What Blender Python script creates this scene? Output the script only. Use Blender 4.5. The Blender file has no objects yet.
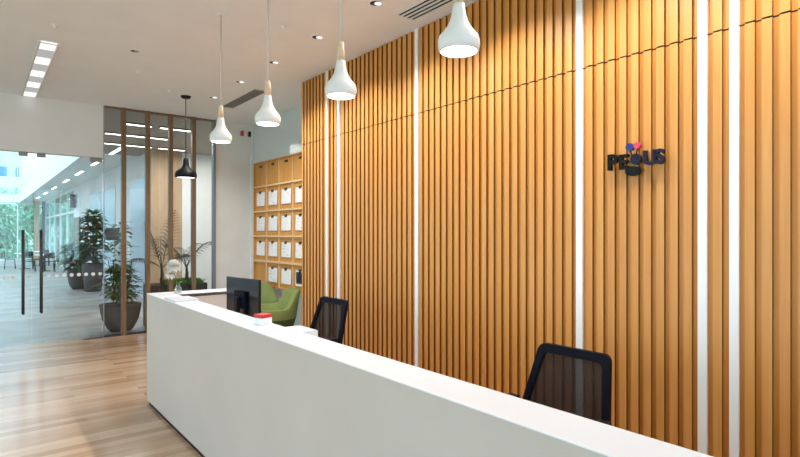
import bpy, bmesh, math, random
from mathutils import Vector, Matrix
random.seed(7)
PI = math.pi
sc = bpy.context.scene
COL = sc.collection

# ------------------------------------------------------------------ materials
def srgb(r, g, b):
    f = lambda c: (c/12.92 if c <= .04045 else ((c+.055)/1.055)**2.4)
    return (f(r/255), f(g/255), f(b/255), 1)

def base_mat(name, col, rough=.5, metal=0, spec=.5):
    m = bpy.data.materials.new(name); m.use_nodes = True
    b = m.node_tree.nodes['Principled BSDF']
    b.inputs['Base Color'].default_value = col
    b.inputs['Roughness'].default_value = rough
    b.inputs['Metallic'].default_value = metal
    b.inputs['Specular IOR Level'].default_value = spec
    return m, m.node_tree, b

def noisy(name, c1, c2, scale=(1, 1, 1), nscale=8, rough=.5, metal=0, detail=4, bump=0, spec=.5, lo=.3, hi=.7):
    m, nt, b = base_mat(name, c1, rough, metal, spec)
    N, L = nt.nodes, nt.links
    tc = N.new('ShaderNodeTexCoord'); mp = N.new('ShaderNodeMapping')
    mp.inputs['Scale'].default_value = scale
    nz = N.new('ShaderNodeTexNoise'); nz.inputs['Scale'].default_value = nscale; nz.inputs['Detail'].default_value = detail
    cr = N.new('ShaderNodeValToRGB')
    cr.color_ramp.elements[0].color = c1; cr.color_ramp.elements[1].color = c2
    cr.color_ramp.elements[0].position = lo; cr.color_ramp.elements[1].position = hi
    L.new(tc.outputs['Object'], mp.inputs['Vector']); L.new(mp.outputs[0], nz.inputs['Vector'])
    L.new(nz.outputs['Fac'], cr.inputs['Fac']); L.new(cr.outputs[0], b.inputs['Base Color'])
    if bump:
        bp = N.new('ShaderNodeBump'); bp.inputs['Strength'].default_value = bump; bp.inputs['Distance'].default_value = .01
        L.new(nz.outputs['Fac'], bp.inputs['Height']); L.new(bp.outputs[0], b.inputs['Normal'])
    return m

def emis(name, col, s):
    m = bpy.data.materials.new(name); m.use_nodes = True
    nt = m.node_tree; nt.nodes.clear()
    e = nt.nodes.new('ShaderNodeEmission'); o = nt.nodes.new('ShaderNodeOutputMaterial')
    e.inputs[0].default_value = col; e.inputs[1].default_value = s
    nt.links.new(e.outputs[0], o.inputs[0]); return m

def glass(name, tint, refl=.10, rough=.02):
    m = bpy.data.materials.new(name); m.use_nodes = True
    nt = m.node_tree; nt.nodes.clear(); N, L = nt.nodes, nt.links
    t = N.new('ShaderNodeBsdfTransparent'); t.inputs[0].default_value = tint
    g = N.new('ShaderNodeBsdfGlossy'); g.inputs['Roughness'].default_value = rough
    fr = N.new('ShaderNodeLayerWeight'); fr.inputs[0].default_value = .25
    mul = N.new('ShaderNodeMath'); mul.operation = 'MULTIPLY_ADD'
    mul.inputs[1].default_value = .35; mul.inputs[2].default_value = refl*.4
    mx = N.new('ShaderNodeMixShader'); o = N.new('ShaderNodeOutputMaterial')
    L.new(fr.outputs['Fresnel'], mul.inputs[0]); L.new(mul.outputs[0], mx.inputs[0])
    L.new(t.outputs[0], mx.inputs[1]); L.new(g.outputs[0], mx.inputs[2]); L.new(mx.outputs[0], o.inputs[0])
    return m

def mesh_fabric(name, col, see=.35):
    m, nt, b = base_mat(name, col, .8)
    N, L = nt.nodes, nt.links
    t = N.new('ShaderNodeBsdfTransparent'); mx = N.new('ShaderNodeMixShader')
    o = N['Material Output']
    mx.inputs[0].default_value = 1-see
    L.new(t.outputs[0], mx.inputs[1]); L.new(b.outputs[0], mx.inputs[2]); L.new(mx.outputs[0], o.inputs[0])
    return m

M = {}
M['ceiling'] = noisy('ceiling_paint', srgb(234, 238, 244), srgb(238, 242, 248), nscale=3, rough=.9)
M['taupe'] = noisy('taupe_ceiling_paint', srgb(150, 136, 122), srgb(158, 144, 130), nscale=3, rough=.7)
M['bulkhead'] = noisy('bulkhead_paint', srgb(230, 232, 236), srgb(234, 236, 240), nscale=3, rough=.8)
M['white_wall'] = noisy('white_wall_paint', srgb(224, 224, 224), srgb(230, 230, 230), nscale=3, rough=.7)
M['grey_wall'] = noisy('grey_wall_paint', srgb(222, 221, 218), srgb(228, 227, 224), nscale=4, rough=.6)
M['white_lacquer'] = noisy('white_lacquer', srgb(230, 234, 240), srgb(234, 238, 244), nscale=2, rough=.35)
M['desk_front'] = noisy('desk_front_laminate', srgb(199, 190, 182), srgb(205, 196, 188), nscale=1.5, rough=.5)
M['pendant_white'] = base_mat('pendant_white', srgb(236, 236, 236), .35)[0]
M['pale_wood'] = noisy('pale_beech', srgb(226, 196, 164), srgb(236, 210, 180), (1, 1, .1), 60, .5)
M['cord_white'] = base_mat('white_cord', srgb(215, 212, 208), .6)[0]
M['black'] = base_mat('black_plastic', srgb(14, 14, 17), .5, 0, .25)[0]
M['black_gloss'] = base_mat('black_gloss', srgb(14, 18, 26), .18)[0]
M['navy_black'] = base_mat('navy_black_plastic', srgb(10, 13, 28), .55, 0, .12)[0]
M['metal'] = base_mat('brushed_metal', srgb(170, 170, 172), .3, 1)[0]
M['dark_metal'] = base_mat('dark_bronze_metal', srgb(74, 72, 74), .45, .6)[0]
M['grey_metal'] = base_mat('grey_metal', srgb(150, 150, 152), .45, .3)[0]
M['post_grey'] = base_mat('grey_post_paint', srgb(128, 131, 136), .5)[0]
M['white_strip'] = base_mat('white_wall_strip', srgb(246, 246, 246), .35)[0]
M['pot'] = noisy('dark_pot', srgb(58, 58, 60), srgb(70, 70, 72), nscale=20, rough=.6)
M['soil'] = noisy('soil', srgb(40, 30, 22), srgb(70, 55, 42), nscale=40, rough=.95)
M['leaf_dark'] = noisy('dark_leaf', srgb(20, 58, 34), srgb(46, 96, 52), nscale=6, rough=.45)
M['leaf_mid'] = noisy('mid_leaf', srgb(40, 88, 38), srgb(84, 132, 62), nscale=6, rough=.5)
M['leaf_palm'] = noisy('palm_leaf', srgb(12, 32, 22), srgb(32, 62, 40), nscale=6, rough=.6, spec=.2)
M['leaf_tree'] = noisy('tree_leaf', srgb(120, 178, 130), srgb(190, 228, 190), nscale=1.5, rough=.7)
M['bark'] = noisy('bark', srgb(70, 55, 42), srgb(105, 86, 66), (1, 1, .2), 30, .9)
M['grass'] = noisy('grass', srgb(70, 105, 45), srgb(110, 145, 70), nscale=20, rough=.8)
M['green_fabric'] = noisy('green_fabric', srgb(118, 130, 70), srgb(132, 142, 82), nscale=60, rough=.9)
M['shaded_green'] = noisy('shaded_green_fabric', srgb(62, 78, 30), srgb(74, 92, 38), nscale=60, rough=.9)  # shade on the tub chairs' lower outside and underside, put into the colour
M['chair_mesh'] = mesh_fabric('chair_mesh', srgb(22, 20, 24), .29)
M['glass'] = glass('clear_glass', (.93, .97, .98, 1), .10)
M['vase_glass'] = glass('vase_glass', (.9, .94, .94, 1), .3)
M['far_glass'] = glass('far_window_glass', (.86, .95, .98, 1), .10)
M['blue_glass'] = base_mat('pale_blue_back_painted_glass', srgb(208, 222, 226), .08)[0]
M['pale_blue_panel'] = base_mat('pale_blue_panel', srgb(205, 222, 236), .2)[0]
M['lamp'] = emis('lamp_diffuser', (1, .97, .93, 1), 9)
M['lamp_soft'] = emis('linear_light_diffuser', (1, .97, .92, 1), 5)
M['lamp_dim'] = emis('linear_light_reflector', (1, .97, .93, 1), .42)
M['lamp_mid'] = emis('linear_light_segment', (1, .98, .95, 1), 1.1)
M['lamp_black'] = emis('black_pendant_lamp', (.95, .97, 1, 1), 3)
M['post_wood'] = noisy('partition_post_wood', srgb(116, 88, 60), srgb(138, 106, 76), (1, 1, .08), 40, .5)
M['tan_veneer'] = noisy('tan_veneer', srgb(172, 142, 112), srgb(192, 164, 134), (1, 1, .25), 6, .5, detail=6)
M['brown_wood'] = noisy('brown_wood', srgb(110, 84, 62), srgb(130, 102, 78), (1, 1, .1), 20, .5)
M['rack_wood'] = noisy('honey_veneer', srgb(196, 138, 62), srgb(214, 156, 78), (1, 1, .12), 14, .45, detail=6)
M['rack_edge'] = noisy('pale_edge', srgb(226, 190, 140), srgb(236, 204, 158), (1, 1, 1), 20, .5)
M['paper'] = base_mat('white_paper', srgb(242, 242, 244), .8)[0]
M['pad'] = base_mat('paper_pad', srgb(206, 209, 216), .7)[0]
M['red'] = base_mat('red_card', srgb(205, 40, 44), .5)[0]
M['pink'] = base_mat('red_pink_acrylic', srgb(214, 60, 92), .35)[0]
M['blue'] = base_mat('deep_blue_acrylic', srgb(28, 44, 120), .3)[0]
M['logo_black'] = base_mat('logo_black', srgb(8, 8, 9), .4, 0, .2)[0]
M['logo_navy'] = base_mat('logo_navy', srgb(10, 14, 44), .35, 0, .3)[0]
M['petal'] = base_mat('white_petal', srgb(244, 244, 238), .6)[0]
M['sheet_blue'] = base_mat('dark_blue_print', srgb(20, 28, 52), .5)[0]
M['sign_grey'] = base_mat('sign_grey', srgb(92, 100, 108), .5)[0]
M['facade'] = noisy('white_facade', srgb(225, 230, 232), srgb(236, 240, 242), nscale=1, rough=.8)
M['facade_window'] = base_mat('facade_blue_window', srgb(90, 150, 205), .2)[0]

# sheets with faint grey-blue printing
def print_mat(name, seed, tone):
    m, nt, b = base_mat(name, srgb(242, 242, 244), .8)
    N, L = nt.nodes, nt.links
    tc = N.new('ShaderNodeTexCoord'); mp = N.new('ShaderNodeMapping')
    mp.inputs['Location'].default_value = (seed*3.1, seed*1.7, seed)
    mp.inputs['Scale'].default_value = (1, 6, 26)
    nz = N.new('ShaderNodeTexNoise'); nz.inputs['Scale'].default_value = 2.2; nz.inputs['Detail'].default_value = 2
    cr = N.new('ShaderNodeValToRGB')
    cr.color_ramp.elements[0].position = .60; cr.color_ramp.elements[0].color = srgb(242, 242, 244)
    cr.color_ramp.elements[1].position = .70; cr.color_ramp.elements[1].color = tone
    L.new(tc.outputs['Object'], mp.inputs[0]); L.new(mp.outputs[0], nz.inputs['Vector'])
    L.new(nz.outputs['Fac'], cr.inputs[0]); L.new(cr.outputs[0], b.inputs['Base Color'])
    return m
PRINTS = [print_mat('printed_sheet_grey', 1, srgb(196, 202, 214)), print_mat('printed_sheet_blue', 2, srgb(176, 190, 214)),
          print_mat('printed_sheet_pale', 3, srgb(214, 214, 220))]

# slat oak: long vertical grain, tone varies slat by slat
def slat_mat(name, c1, c2, c3):
    m, nt, b = base_mat(name, c1, .42)
    N, L = nt.nodes, nt.links
    tc = N.new('ShaderNodeTexCoord')
    mp = N.new('ShaderNodeMapping'); mp.inputs['Scale'].default_value = (18, 18, .7)
    nz = N.new('ShaderNodeTexNoise'); nz.inputs['Scale'].default_value = 3; nz.inputs['Detail'].default_value = 6
    mp2 = N.new('ShaderNodeMapping'); mp2.inputs['Scale'].default_value = (0, 11.83, .35)
    vn = N.new('ShaderNodeTexNoise'); vn.inputs['Scale'].default_value = 1.3; vn.inputs['Detail'].default_value = 0
    cr = N.new('ShaderNodeValToRGB'); e = cr.color_ramp.elements
    e[0].position = .25; e[0].color = c1; e[1].position = .78; e[1].color = c3
    k = e.new(.52); k.color = c2
    mixv = N.new('ShaderNodeMath'); mixv.operation = 'MULTIPLY_ADD'; mixv.inputs[1].default_value = .55
    half = N.new('ShaderNodeMath'); half.operation = 'MULTIPLY'; half.inputs[1].default_value = .45
    L.new(tc.outputs['Object'], mp.inputs[0]); L.new(mp.outputs[0], nz.inputs['Vector'])
    L.new(tc.outputs['Object'], mp2.inputs[0]); L.new(mp2.outputs[0], vn.inputs['Vector'])
    L.new(vn.outputs['Fac'], half.inputs[0]); L.new(nz.outputs['Fac'], mixv.inputs[0]); L.new(half.outputs[0], mixv.inputs[2])
    L.new(mixv.outputs[0], cr.inputs[0]); L.new(cr.outputs[0], b.inputs['Base Color'])
    return m
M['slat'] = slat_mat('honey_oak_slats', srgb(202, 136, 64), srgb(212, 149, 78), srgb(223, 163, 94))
M['slat_edge_shade'] = slat_mat('oak_slat_edge_shade', srgb(112, 66, 20), srgb(120, 72, 24), srgb(128, 80, 30))  # side faces darker than the fronts: shade between slats put into the colour
M['slat_back'] = slat_mat('oak_backing', srgb(202, 131, 54), srgb(210, 139, 61), srgb(216, 147, 71))
M['shadow_gap'] = base_mat('dark_joint', srgb(60, 36, 14), .8)[0]

# planks along X
def plank_mat():
    m, nt, b = base_mat('oak_plank_floor', srgb(190, 155, 125), .19)
    N, L = nt.nodes, nt.links
    tc = N.new('ShaderNodeTexCoord')
    br = N.new('ShaderNodeTexBrick'); br.offset = .43; br.offset_frequency = 3; br.squash = 1.3; br.squash_frequency = 4
    br.inputs['Scale'].default_value = 1; br.inputs['Brick Width'].default_value = 1.35; br.inputs['Row Height'].default_value = .095
    br.inputs['Mortar Size'].default_value = .0012; br.inputs['Mortar Smooth'].default_value = .3
    br.inputs['Color1'].default_value = (0, 0, 0, 1); br.inputs['Color2'].default_value = (1, 1, 1, 1)
    br.inputs['Mortar'].default_value = (.5, .5, .5, 1); br.inputs['Bias'].default_value = 0
    mp = N.new('ShaderNodeMapping'); mp.inputs['Scale'].default_value = (.8, 16, 1)
    nz = N.new('ShaderNodeTexNoise'); nz.inputs['Scale'].default_value = 2.5; nz.inputs['Detail'].default_value = 6
    mix = N.new('ShaderNodeMath'); mix.operation = 'MULTIPLY_ADD'; mix.inputs[1].default_value = .5
    h = N.new('ShaderNodeMath'); h.operation = 'MULTIPLY'; h.inputs[1].default_value = .5
    cr = N.new('ShaderNodeValToRGB'); e = cr.color_ramp.elements
    e[0].position = .12; e[0].color = srgb(152, 114, 82); e[1].position = .88; e[1].color = srgb(220, 190, 160)
    k = e.new(.5); k.color = srgb(196, 156, 122)
    mm = N.new('ShaderNodeMix'); mm.data_type = 'RGBA'; mm.inputs['B'].default_value = srgb(150, 114, 84)
    L.new(tc.outputs['Object'], br.inputs['Vector']); L.new(tc.outputs['Object'], mp.inputs[0]); L.new(mp.outputs[0], nz.inputs['Vector'])
    L.new(br.outputs['Color'], h.inputs[0]); L.new(nz.outputs['Fac'], mix.inputs[0]); L.new(h.outputs[0], mix.inputs[2])
    L.new(mix.outputs[0], cr.inputs[0]); L.new(cr.outputs[0], mm.inputs['A']); L.new(br.outputs['Fac'], mm.inputs['Factor'])
    L.new(mm.outputs['Result'], b.inputs['Base Color'])
    return m
M['planks'] = plank_mat()

def tile_mat():
    m, nt, b = base_mat('grey_stone_tile', srgb(160, 162, 165), .35)
    N, L = nt.nodes, nt.links
    tc = N.new('ShaderNodeTexCoord')
    br = N.new('ShaderNodeTexBrick'); br.offset = .5
    br.inputs['Scale'].default_value = 1; br.inputs['Brick Width'].default_value = 1.2; br.inputs['Row Height'].default_value = .6
    br.inputs['Mortar Size'].default_value = .006
    br.inputs['Color1'].default_value = srgb(156, 150, 144); br.inputs['Color2'].default_value = srgb(178, 172, 166)
    br.inputs['Mortar'].default_value = srgb(140, 140, 142)
    nz = N.new('ShaderNodeTexNoise'); nz.inputs['Scale'].default_value = 1.7; nz.inputs['Detail'].default_value = 5
    cr = N.new('ShaderNodeValToRGB'); e = cr.color_ramp.elements
    e[0].position = .35; e[0].color = (.62, .62, .63, 1); e[1].position = .6; e[1].color = (1, 1, 1, 1)
    mm = N.new('ShaderNodeMix'); mm.data_type = 'RGBA'; mm.blend_type = 'MULTIPLY'; mm.inputs['Factor'].default_value = 1
    L.new(tc.outputs['Object'], br.inputs['Vector']); L.new(tc.outputs['Object'], nz.inputs['Vector'])
    L.new(nz.outputs['Fac'], cr.inputs[0]); L.new(br.outputs['Color'], mm.inputs['A']); L.new(cr.outputs[0], mm.inputs['B'])
    L.new(mm.outputs['Result'], b.inputs['Base Color'])
    return m
M['tiles'] = tile_mat()

# ------------------------------------------------------------------ mesh helpers
def BM(): return bmesh.new()

def box(bm, x0, x1, y0, y1, z0, z1, mi=0):
    if x0 > x1: x0, x1 = x1, x0
    if y0 > y1: y0, y1 = y1, y0
    if z0 > z1: z0, z1 = z1, z0
    v = [bm.verts.new((x, y, z)) for x in (x0, x1) for y in (y0, y1) for z in (z0, z1)]
    fs = []
    for q in ((0, 1, 3, 2), (4, 6, 7, 5), (0, 4, 5, 1), (2, 3, 7, 6), (0, 2, 6, 4), (1, 5, 7, 3)):
        f = bm.faces.new([v[i] for i in q]); f.material_index = mi; fs.append(f)
    return fs

def bevel(bm, w, seg=2):
    bmesh.ops.bevel(bm, geom=[e for e in bm.edges], offset=w, segments=seg, profile=.6, affect='EDGES', clamp_overlap=True)

def tube(bm, pts, r, n=10, caps=True, mi=0):
    pts = [Vector(p) for p in pts]
    rs = r if isinstance(r, (list, tuple)) else [r]*len(pts)
    rings = []; prev = None
    for i, p in enumerate(pts):
        d = (pts[min(i+1, len(pts)-1)]-pts[max(i-1, 0)])
        d = d.normalized() if d.length > 1e-9 else Vector((0, 0, 1))
        if prev is None:
            a = Vector((1, 0, 0)) if abs(d.x) < .9 else Vector((0, 1, 0))
            u = d.cross(a).normalized()
        else:
            u = (prev - d*prev.dot(d)).normalized()
        prev = u; w = d.cross(u)
        rings.append([bm.verts.new(p+(u*math.cos(t*2*PI/n)+w*math.sin(t*2*PI/n))*rs[i]) for t in range(n)])
    for a, b in zip(rings, rings[1:]):
        for t in range(n):
            f = bm.faces.new((a[t], a[(t+1) % n], b[(t+1) % n], b[t])); f.smooth = True; f.material_index = mi
    if caps:
        for rg, fl in ((rings[0], True), (rings[-1], False)):
            f = bm.faces.new(list(reversed(rg)) if fl else rg); f.material_index = mi

def lathe(bm, prof, n=32, c=(0, 0, 0), mi=0, smooth=True):
    rings = []
    for r, z in prof:
        if r < 1e-6: rings.append([bm.verts.new((c[0], c[1], c[2]+z))])
        else: rings.append([bm.verts.new((c[0]+r*math.cos(t*2*PI/n), c[1]+r*math.sin(t*2*PI/n), c[2]+z)) for t in range(n)])
    for a, b in zip(rings, rings[1:]):
        for t in range(n):
            t2 = (t+1) % n
            if len(a) == 1 and len(b) == 1: continue
            if len(a) == 1: f = bm.faces.new((a[0], b[t2], b[t]))
            elif len(b) == 1: f = bm.faces.new((a[t], a[t2], b[0]))
            else: f = bm.faces.new((a[t], a[t2], b[t2], b[t]))
            f.smooth = smooth; f.material_index = mi

def leaf(bm, p, d, up, length, width, droop=.3, seg=4):
    """a folded, curved leaf blade starting at p, going along d"""
    p = Vector(p); d = Vector(d).normalized(); up = Vector(up)
    s = d.cross(up)
    s = s.normalized() if s.length > 1e-4 else Vector((1, 0, 0))
    n = s.cross(d).normalized()
    rows = []
    for i in range(seg+1):
        t = i/seg
        c = p + d*(length*t) + Vector((0, 0, -1))*(droop*length*t*t)
        w = width*.5*math.sin(PI*min(1, .06+.94*t)**.8) if 0 < i < seg else width*.04
        rows.append((bm.verts.new(c-s*w+n*w*.25), bm.verts.new(c), bm.verts.new(c+s*w+n*w*.25)))
    for a, b in zip(rows, rows[1:]):
        for q in ((a[0], a[1], b[1], b[0]), (a[1], a[2], b[2], b[1])):
            f = bm.faces.new(q); f.smooth = True

def obj(name, bm, mats, parent=None, loc=None):
    me = bpy.data.meshes.new(name)
    bmesh.ops.recalc_face_normals(bm, faces=bm.faces[:]) if len(bm.faces) < 60000 else None
    bm.to_mesh(me); bm.free()
    for m in (mats if isinstance(mats, (list, tuple)) else [mats]):
        me.materials.append(M[m] if isinstance(m, str) else m)
    o = bpy.data.objects.new(name, me); COL.objects.link(o)
    if parent: o.parent = parent
    if loc: o.location = loc
    return o

def tag(o, label, cat, group=None, kind=None):
    o['label'] = label; o['category'] = cat
    if group: o['group'] = group
    if kind: o['kind'] = kind
    return o

def thing(name, label, cat, loc=(0, 0, 0), rz=0, group=None):
    o = bpy.data.objects.new(name, None); COL.objects.link(o)
    o.empty_display_size = .1; o.location = loc; o.rotation_euler = (0, 0, rz)
    return tag(o, label, cat, group)

def struct(name, bm, mats, parent=None):
    o = obj(name, bm, mats, parent)
    if not parent: o['kind'] = 'structure'
    return o

def sroot(name, loc=(0, 0, 0)):
    o = bpy.data.objects.new(name, None); COL.objects.link(o); o.location = loc; o['kind'] = 'structure'; return o

def copy_tree(o, loc=None, rz=None, label=None, parent=None):
    c = o.copy(); COL.objects.link(c)
    if parent: c.parent = parent
    if loc is not None: c.location = loc
    if rz is not None: c.rotation_euler = (0, 0, rz)
    if label: c['label'] = label
    for ch in list(o.children): copy_tree(ch, parent=c)
    return c

def ext(poly, axis, a, b, bm):
    """extrude a closed 2D polygon: axis 'z' -> (x,y)"""
    lo = [bm.verts.new((x, y, a)) for x, y in poly]; hi = [bm.verts.new((x, y, b)) for x, y in poly]
    n = len(poly)
    bm.faces.new(list(reversed(lo))); bm.faces.new(hi)
    for i in range(n): bm.faces.new((lo[i], lo[(i+1) % n], hi[(i+1) % n], hi[i]))

# ------------------------------------------------------------------ constants (metres)
CAM_H = 1.65
CEIL = 3.70
XW = 3.44            # face of the slatted wall
YW = 6.48            # far end of the slatted wall
XR = 4.07            # recess wall
YP = 9.62            # partition / bulkhead plane
BULK = 2.87
SEAM = 2.854

# ------------------------------------------------------------------ setting: reception hall
bm = BM(); box(bm, -4.6, 4.3, -3.6, YP+.08, -.12, 0); struct('floor', bm, 'planks')
bm = BM(); box(bm, -9, 6.2, YP+.08, 41.2, -.12, 0); struct('floor_atrium', bm, 'tiles')
bm = BM(); box(bm, -4.6, 4.3, -3.6, YP+.16, CEIL, CEIL+.2); struct('ceiling', bm, 'ceiling')
bm = BM(); box(bm, -9, 6.2, YP+.16, 15.3, CEIL, CEIL+.2)
struct('ceiling_lobby', bm, 'taupe')
bm = BM(); box(bm, 2.05, 6.2, 15.3, 41.2, CEIL, CEIL+.2); struct('ceiling_corridor', bm, 'grey_wall')
bm = BM(); box(bm, -4.4, 4.3, -3.6, -3.4, 0, .5); box(bm, -4.4, 4.3, -3.6, -3.4, 3.3, CEIL)
for x0, x1 in ((-4.4, -3.4), (-.3, .1), (3.0, 4.3)): box(bm, x0, x1, -3.6, -3.4, .5, 3.3)
struct('wall_back', bm, 'white_wall')
for i, (x0, x1) in enumerate(((-3.4, -.3), (.1, 3.0))):  # unseen rear windows, added so fill light reaches the dim far end
    r = sroot('window_%d' % (9+i))
    bm = BM(); box(bm, x0, x1, -3.505, -3.495, .5, 3.3); obj('pane', bm, 'glass', r)
    bm = BM()
    for a in (x0, (x0+x1)/2-.025, x1-.05): box(bm, a, a+.05, -3.53, -3.47, .5, 3.3)
    for a in (.5, 3.25): box(bm, x0, x1, -3.53, -3.47, a, a+.05)
    obj('window_frame', bm, 'grey_metal', r)

# slatted wall
STRIPS = [(5.83, .050), (5.556, .050), (4.08, .050), (2.238, .052), (1.395, .052), (1.222, .050)]
def slats():
    bm = BM()
    box(bm, XW+.019, XW+.2, -3.4, YW, 0, CEIL, 2)
    per, w = .0845, .050
    e0 = 1.962
    k = -52
    joints = (3.635, 1.60, 1.09, 2.11, 5.0, 2.95, .55)
    while True:
        y = e0 + k*per; k += 1
        if y > YW-.02: break
        if y < -3.38: continue
        segs = [(y, min(y+w, YW))]
        for sy, sw in STRIPS:
            a, b = sy-sw/2-.012, sy+sw/2+.012
            out = []
            for s0, s1 in segs:
                if s1 <= a or s0 >= b: out.append((s0, s1))
                else:
                    if a-s0 > .012: out.append((s0, a))
                    if s1-b > .012: out.append((b, s1))
            segs = out
        for j in joints:
            out = []
            for s0, s1 in segs:
                if s0+.01 < j < s1-.01: out += [(s0, j-.0035), (j+.0035, s1)]
                else: out.append((s0, s1))
            segs = out
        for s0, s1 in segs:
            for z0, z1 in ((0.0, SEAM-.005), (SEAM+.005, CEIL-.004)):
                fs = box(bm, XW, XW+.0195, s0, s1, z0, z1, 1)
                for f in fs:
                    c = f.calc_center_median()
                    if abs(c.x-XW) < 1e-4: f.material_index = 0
    # dark joint line behind the seam
    box(bm, XW+.0180, XW+.0195, -3.4, YW, SEAM-.005, SEAM+.005, 3)
    return bm
w_ = struct('wall_right', slats(), ['slat', 'slat_edge_shade', 'slat_back', 'shadow_gap'])
for i, (sy, sw) in enumerate(STRIPS):
    bm = BM()
    for z0, z1 in ((0, SEAM-.003), (SEAM+.003, CEIL)):
        box(bm, XW-.002, XW+.0185, sy-sw/2, sy+sw/2, z0, z1)
    struct('trim_%d' % (i+1), bm, 'white_strip')

# recess beyond the slatted wall
bm = BM(); box(bm, XW+.2, XR+.2, YW-.14, YW, 0, CEIL); struct('wall_recess_end', bm, 'grey_wall')
bm = BM(); box(bm, XR, XR+.2, YW, YP+.1, 0, CEIL); struct('wall_recess', bm, 'blue_glass')
bm = BM(); box(bm, 3.36, XR, YP, YP+.16, 0, CEIL); struct('wall_end', bm, 'grey_wall')
bm = BM(); box(bm, XR-.05, XR-.002, YP-.05, YP-.002, 0, CEIL); struct('trim_7', bm, 'white_wall')

# bulkhead over the glass doors
bm = BM(); box(bm, -4.4, 1.575, YP, YP+.16, BULK, CEIL); struct('wall_front', bm, 'bulkhead')

# left wall with daylight windows (to the left of the photograph)
bm = BM()
box(bm, -4.6, -4.4, -3.6, YP+.16, 0, .35); box(bm, -4.6, -4.4, -3.6, YP+.16, 3.3, CEIL)
for y in (-3.6, -.6, 2.4, 5.4, YP-.3):
    box(bm, -4.6, -4.4, y, y+.46, .35, 3.3)
struct('wall_left', bm, 'white_wall')
for i, (y0, y1) in enumerate(((-3.14, -.6), (-.14, 2.4), (2.86, 5.4), (5.86, YP-.3))):
    r = sroot('window_%d' % (i+2))
    bm = BM(); box(bm, -4.505, -4.495, y0, y1, .35, 3.3); obj('pane', bm, 'glass', r)
    bm = BM()
    for a in (y0, (y0+y1)/2-.025, y1-.05): box(bm, -4.53, -4.47, a, a+.05, .35, 3.3)
    for a in (.35, 3.25): box(bm, -4.53, -4.47, y0, y1, a, a+.05)
    obj('window_frame', bm, 'grey_metal', r)

# ------------------------------------------------------------------ glass partition
r = sroot('window_1')
PX = [1.867, 2.23, 2.596, 2.98]
edges = [1.585]+PX+[3.345]
for x in PX:
    bm = BM(); box(bm, x-.032, x+.032, YP-.05, YP+.05, 0, CEIL); obj('post', bm, 'post_wood', r)
bm = BM(); box(bm, 3.315, 3.36, YP-.05, YP+.05, 0, CEIL); o = obj('post', bm, 'post_grey', r); o['label'] = 'grey metal end post'
bm = BM(); box(bm, 1.585, 3.315, YP-.03, YP+.03, CEIL-.035, CEIL-.001); obj('top_rail', bm, 'brown_wood', r)
bm = BM(); box(bm, 1.585, 3.315, YP-.03, YP+.03, 0, .03); obj('bottom_rail', bm, 'dark_metal', r)
for a, b in zip(edges, edges[1:]):
    bm = BM(); box(bm, a+.001, b-.033 if b < 3.3 else b-.031, YP-.005, YP+.005, .03, CEIL-.036); obj('pane', bm, 'glass', r)
bm = BM(); box(bm, 1.577, 1.589, YP-.012, YP+.012, .03, CEIL-.036); obj('glass_edge', bm, 'metal', r)

# frameless glass doors under the bulkhead
def glass_door(n, x0, x1, hx, hinge_x, dots):
    r = sroot('door_%d' % n)
    bm = BM(); box(bm, x0, x1, YP+.06, YP+.072, .01, BULK-.012); obj('glass_leaf', bm, 'glass', r)
    bm = BM()
    for yy in (YP+.005, YP+.127):
        tube(bm, [(hx, yy, .46), (hx, yy, 1.71)], .017, 12)
    for z in (.62, 1.55): tube(bm, [(hx, YP+.005, z), (hx, YP+.127, z)], .009, 8)
    obj('handle', bm, 'dark_metal', r)
    for z0, z1, nm in ((BULK-.07, BULK-.003, 'top_patch'), (.002, .06, 'floor_patch')):
        bm = BM()
        a = hinge_x if hinge_x == x0 else hinge_x-.17
        box(bm, a, a+.17, YP+.045, YP+.088, z0, z1); obj(nm, bm, 'grey_metal', r)
    lx = hx-.055
    bm = BM(); box(bm, lx, lx+.11, YP+.045, YP+.088, BULK-.06, BULK-.003); obj('lock_patch', bm, 'grey_metal', r)
    for k in range(dots):
        x = x1-.03-k*.098
        if x < x0+.03 or abs(x-hx) < .04: continue
        bm = BM(); tube(bm, [(x, YP+.058, 1.013), (x, YP+.0598, 1.013)], .028, 14); obj('safety_dot', bm, 'paper', r)
glass_door(1, .642, 1.57, .755, 1.57, 9)
glass_door(2, -.29, .632, .53, -.29, 9)
bm = BM(); box(bm, -4.4, -.30, YP+.06, YP+.072, .0, BULK); r = struct('window_6', bm, 'glass')
bm = BM(); box(bm, 1.30, 1.56, YP-.06, YP+.03, .0, .006); struct('trim_8', bm, 'dark_metal')

# ------------------------------------------------------------------ lobby and atrium behind the glass
bm = BM(); box(bm, 3.33, 4.06, 14.0, 14.15, 0, CEIL); struct('wall_lobby_panel', bm, 'tan_veneer')
bm = BM(); box(bm, 4.06, 6.2, 14.0, 14.15, 0, CEIL); struct('wall_lobby', bm, 'white_wall')
bm = BM(); box(bm, 6.0, 6.2, YP+.16, 14.0, 0, CEIL); box(bm, XR+.2, 6.0, YP+.16, YP+.3, 0, CEIL); struct('wall_lobby_side', bm, 'white_wall')
bm = BM(); box(bm, 3.33, 3.5, 14.15, 27.4, 0, CEIL); struct('wall_corridor', bm, 'white_wall')
for i, (y0, y1) in enumerate(((14.25, 16.2), (18.3, 20.6), (20.7, 22.9))):
    bm = BM(); box(bm, 3.312, 3.329, y0, y1, .1, 3.1); struct('trim_%d' % (9+i), bm, 'pale_blue_panel')
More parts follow.
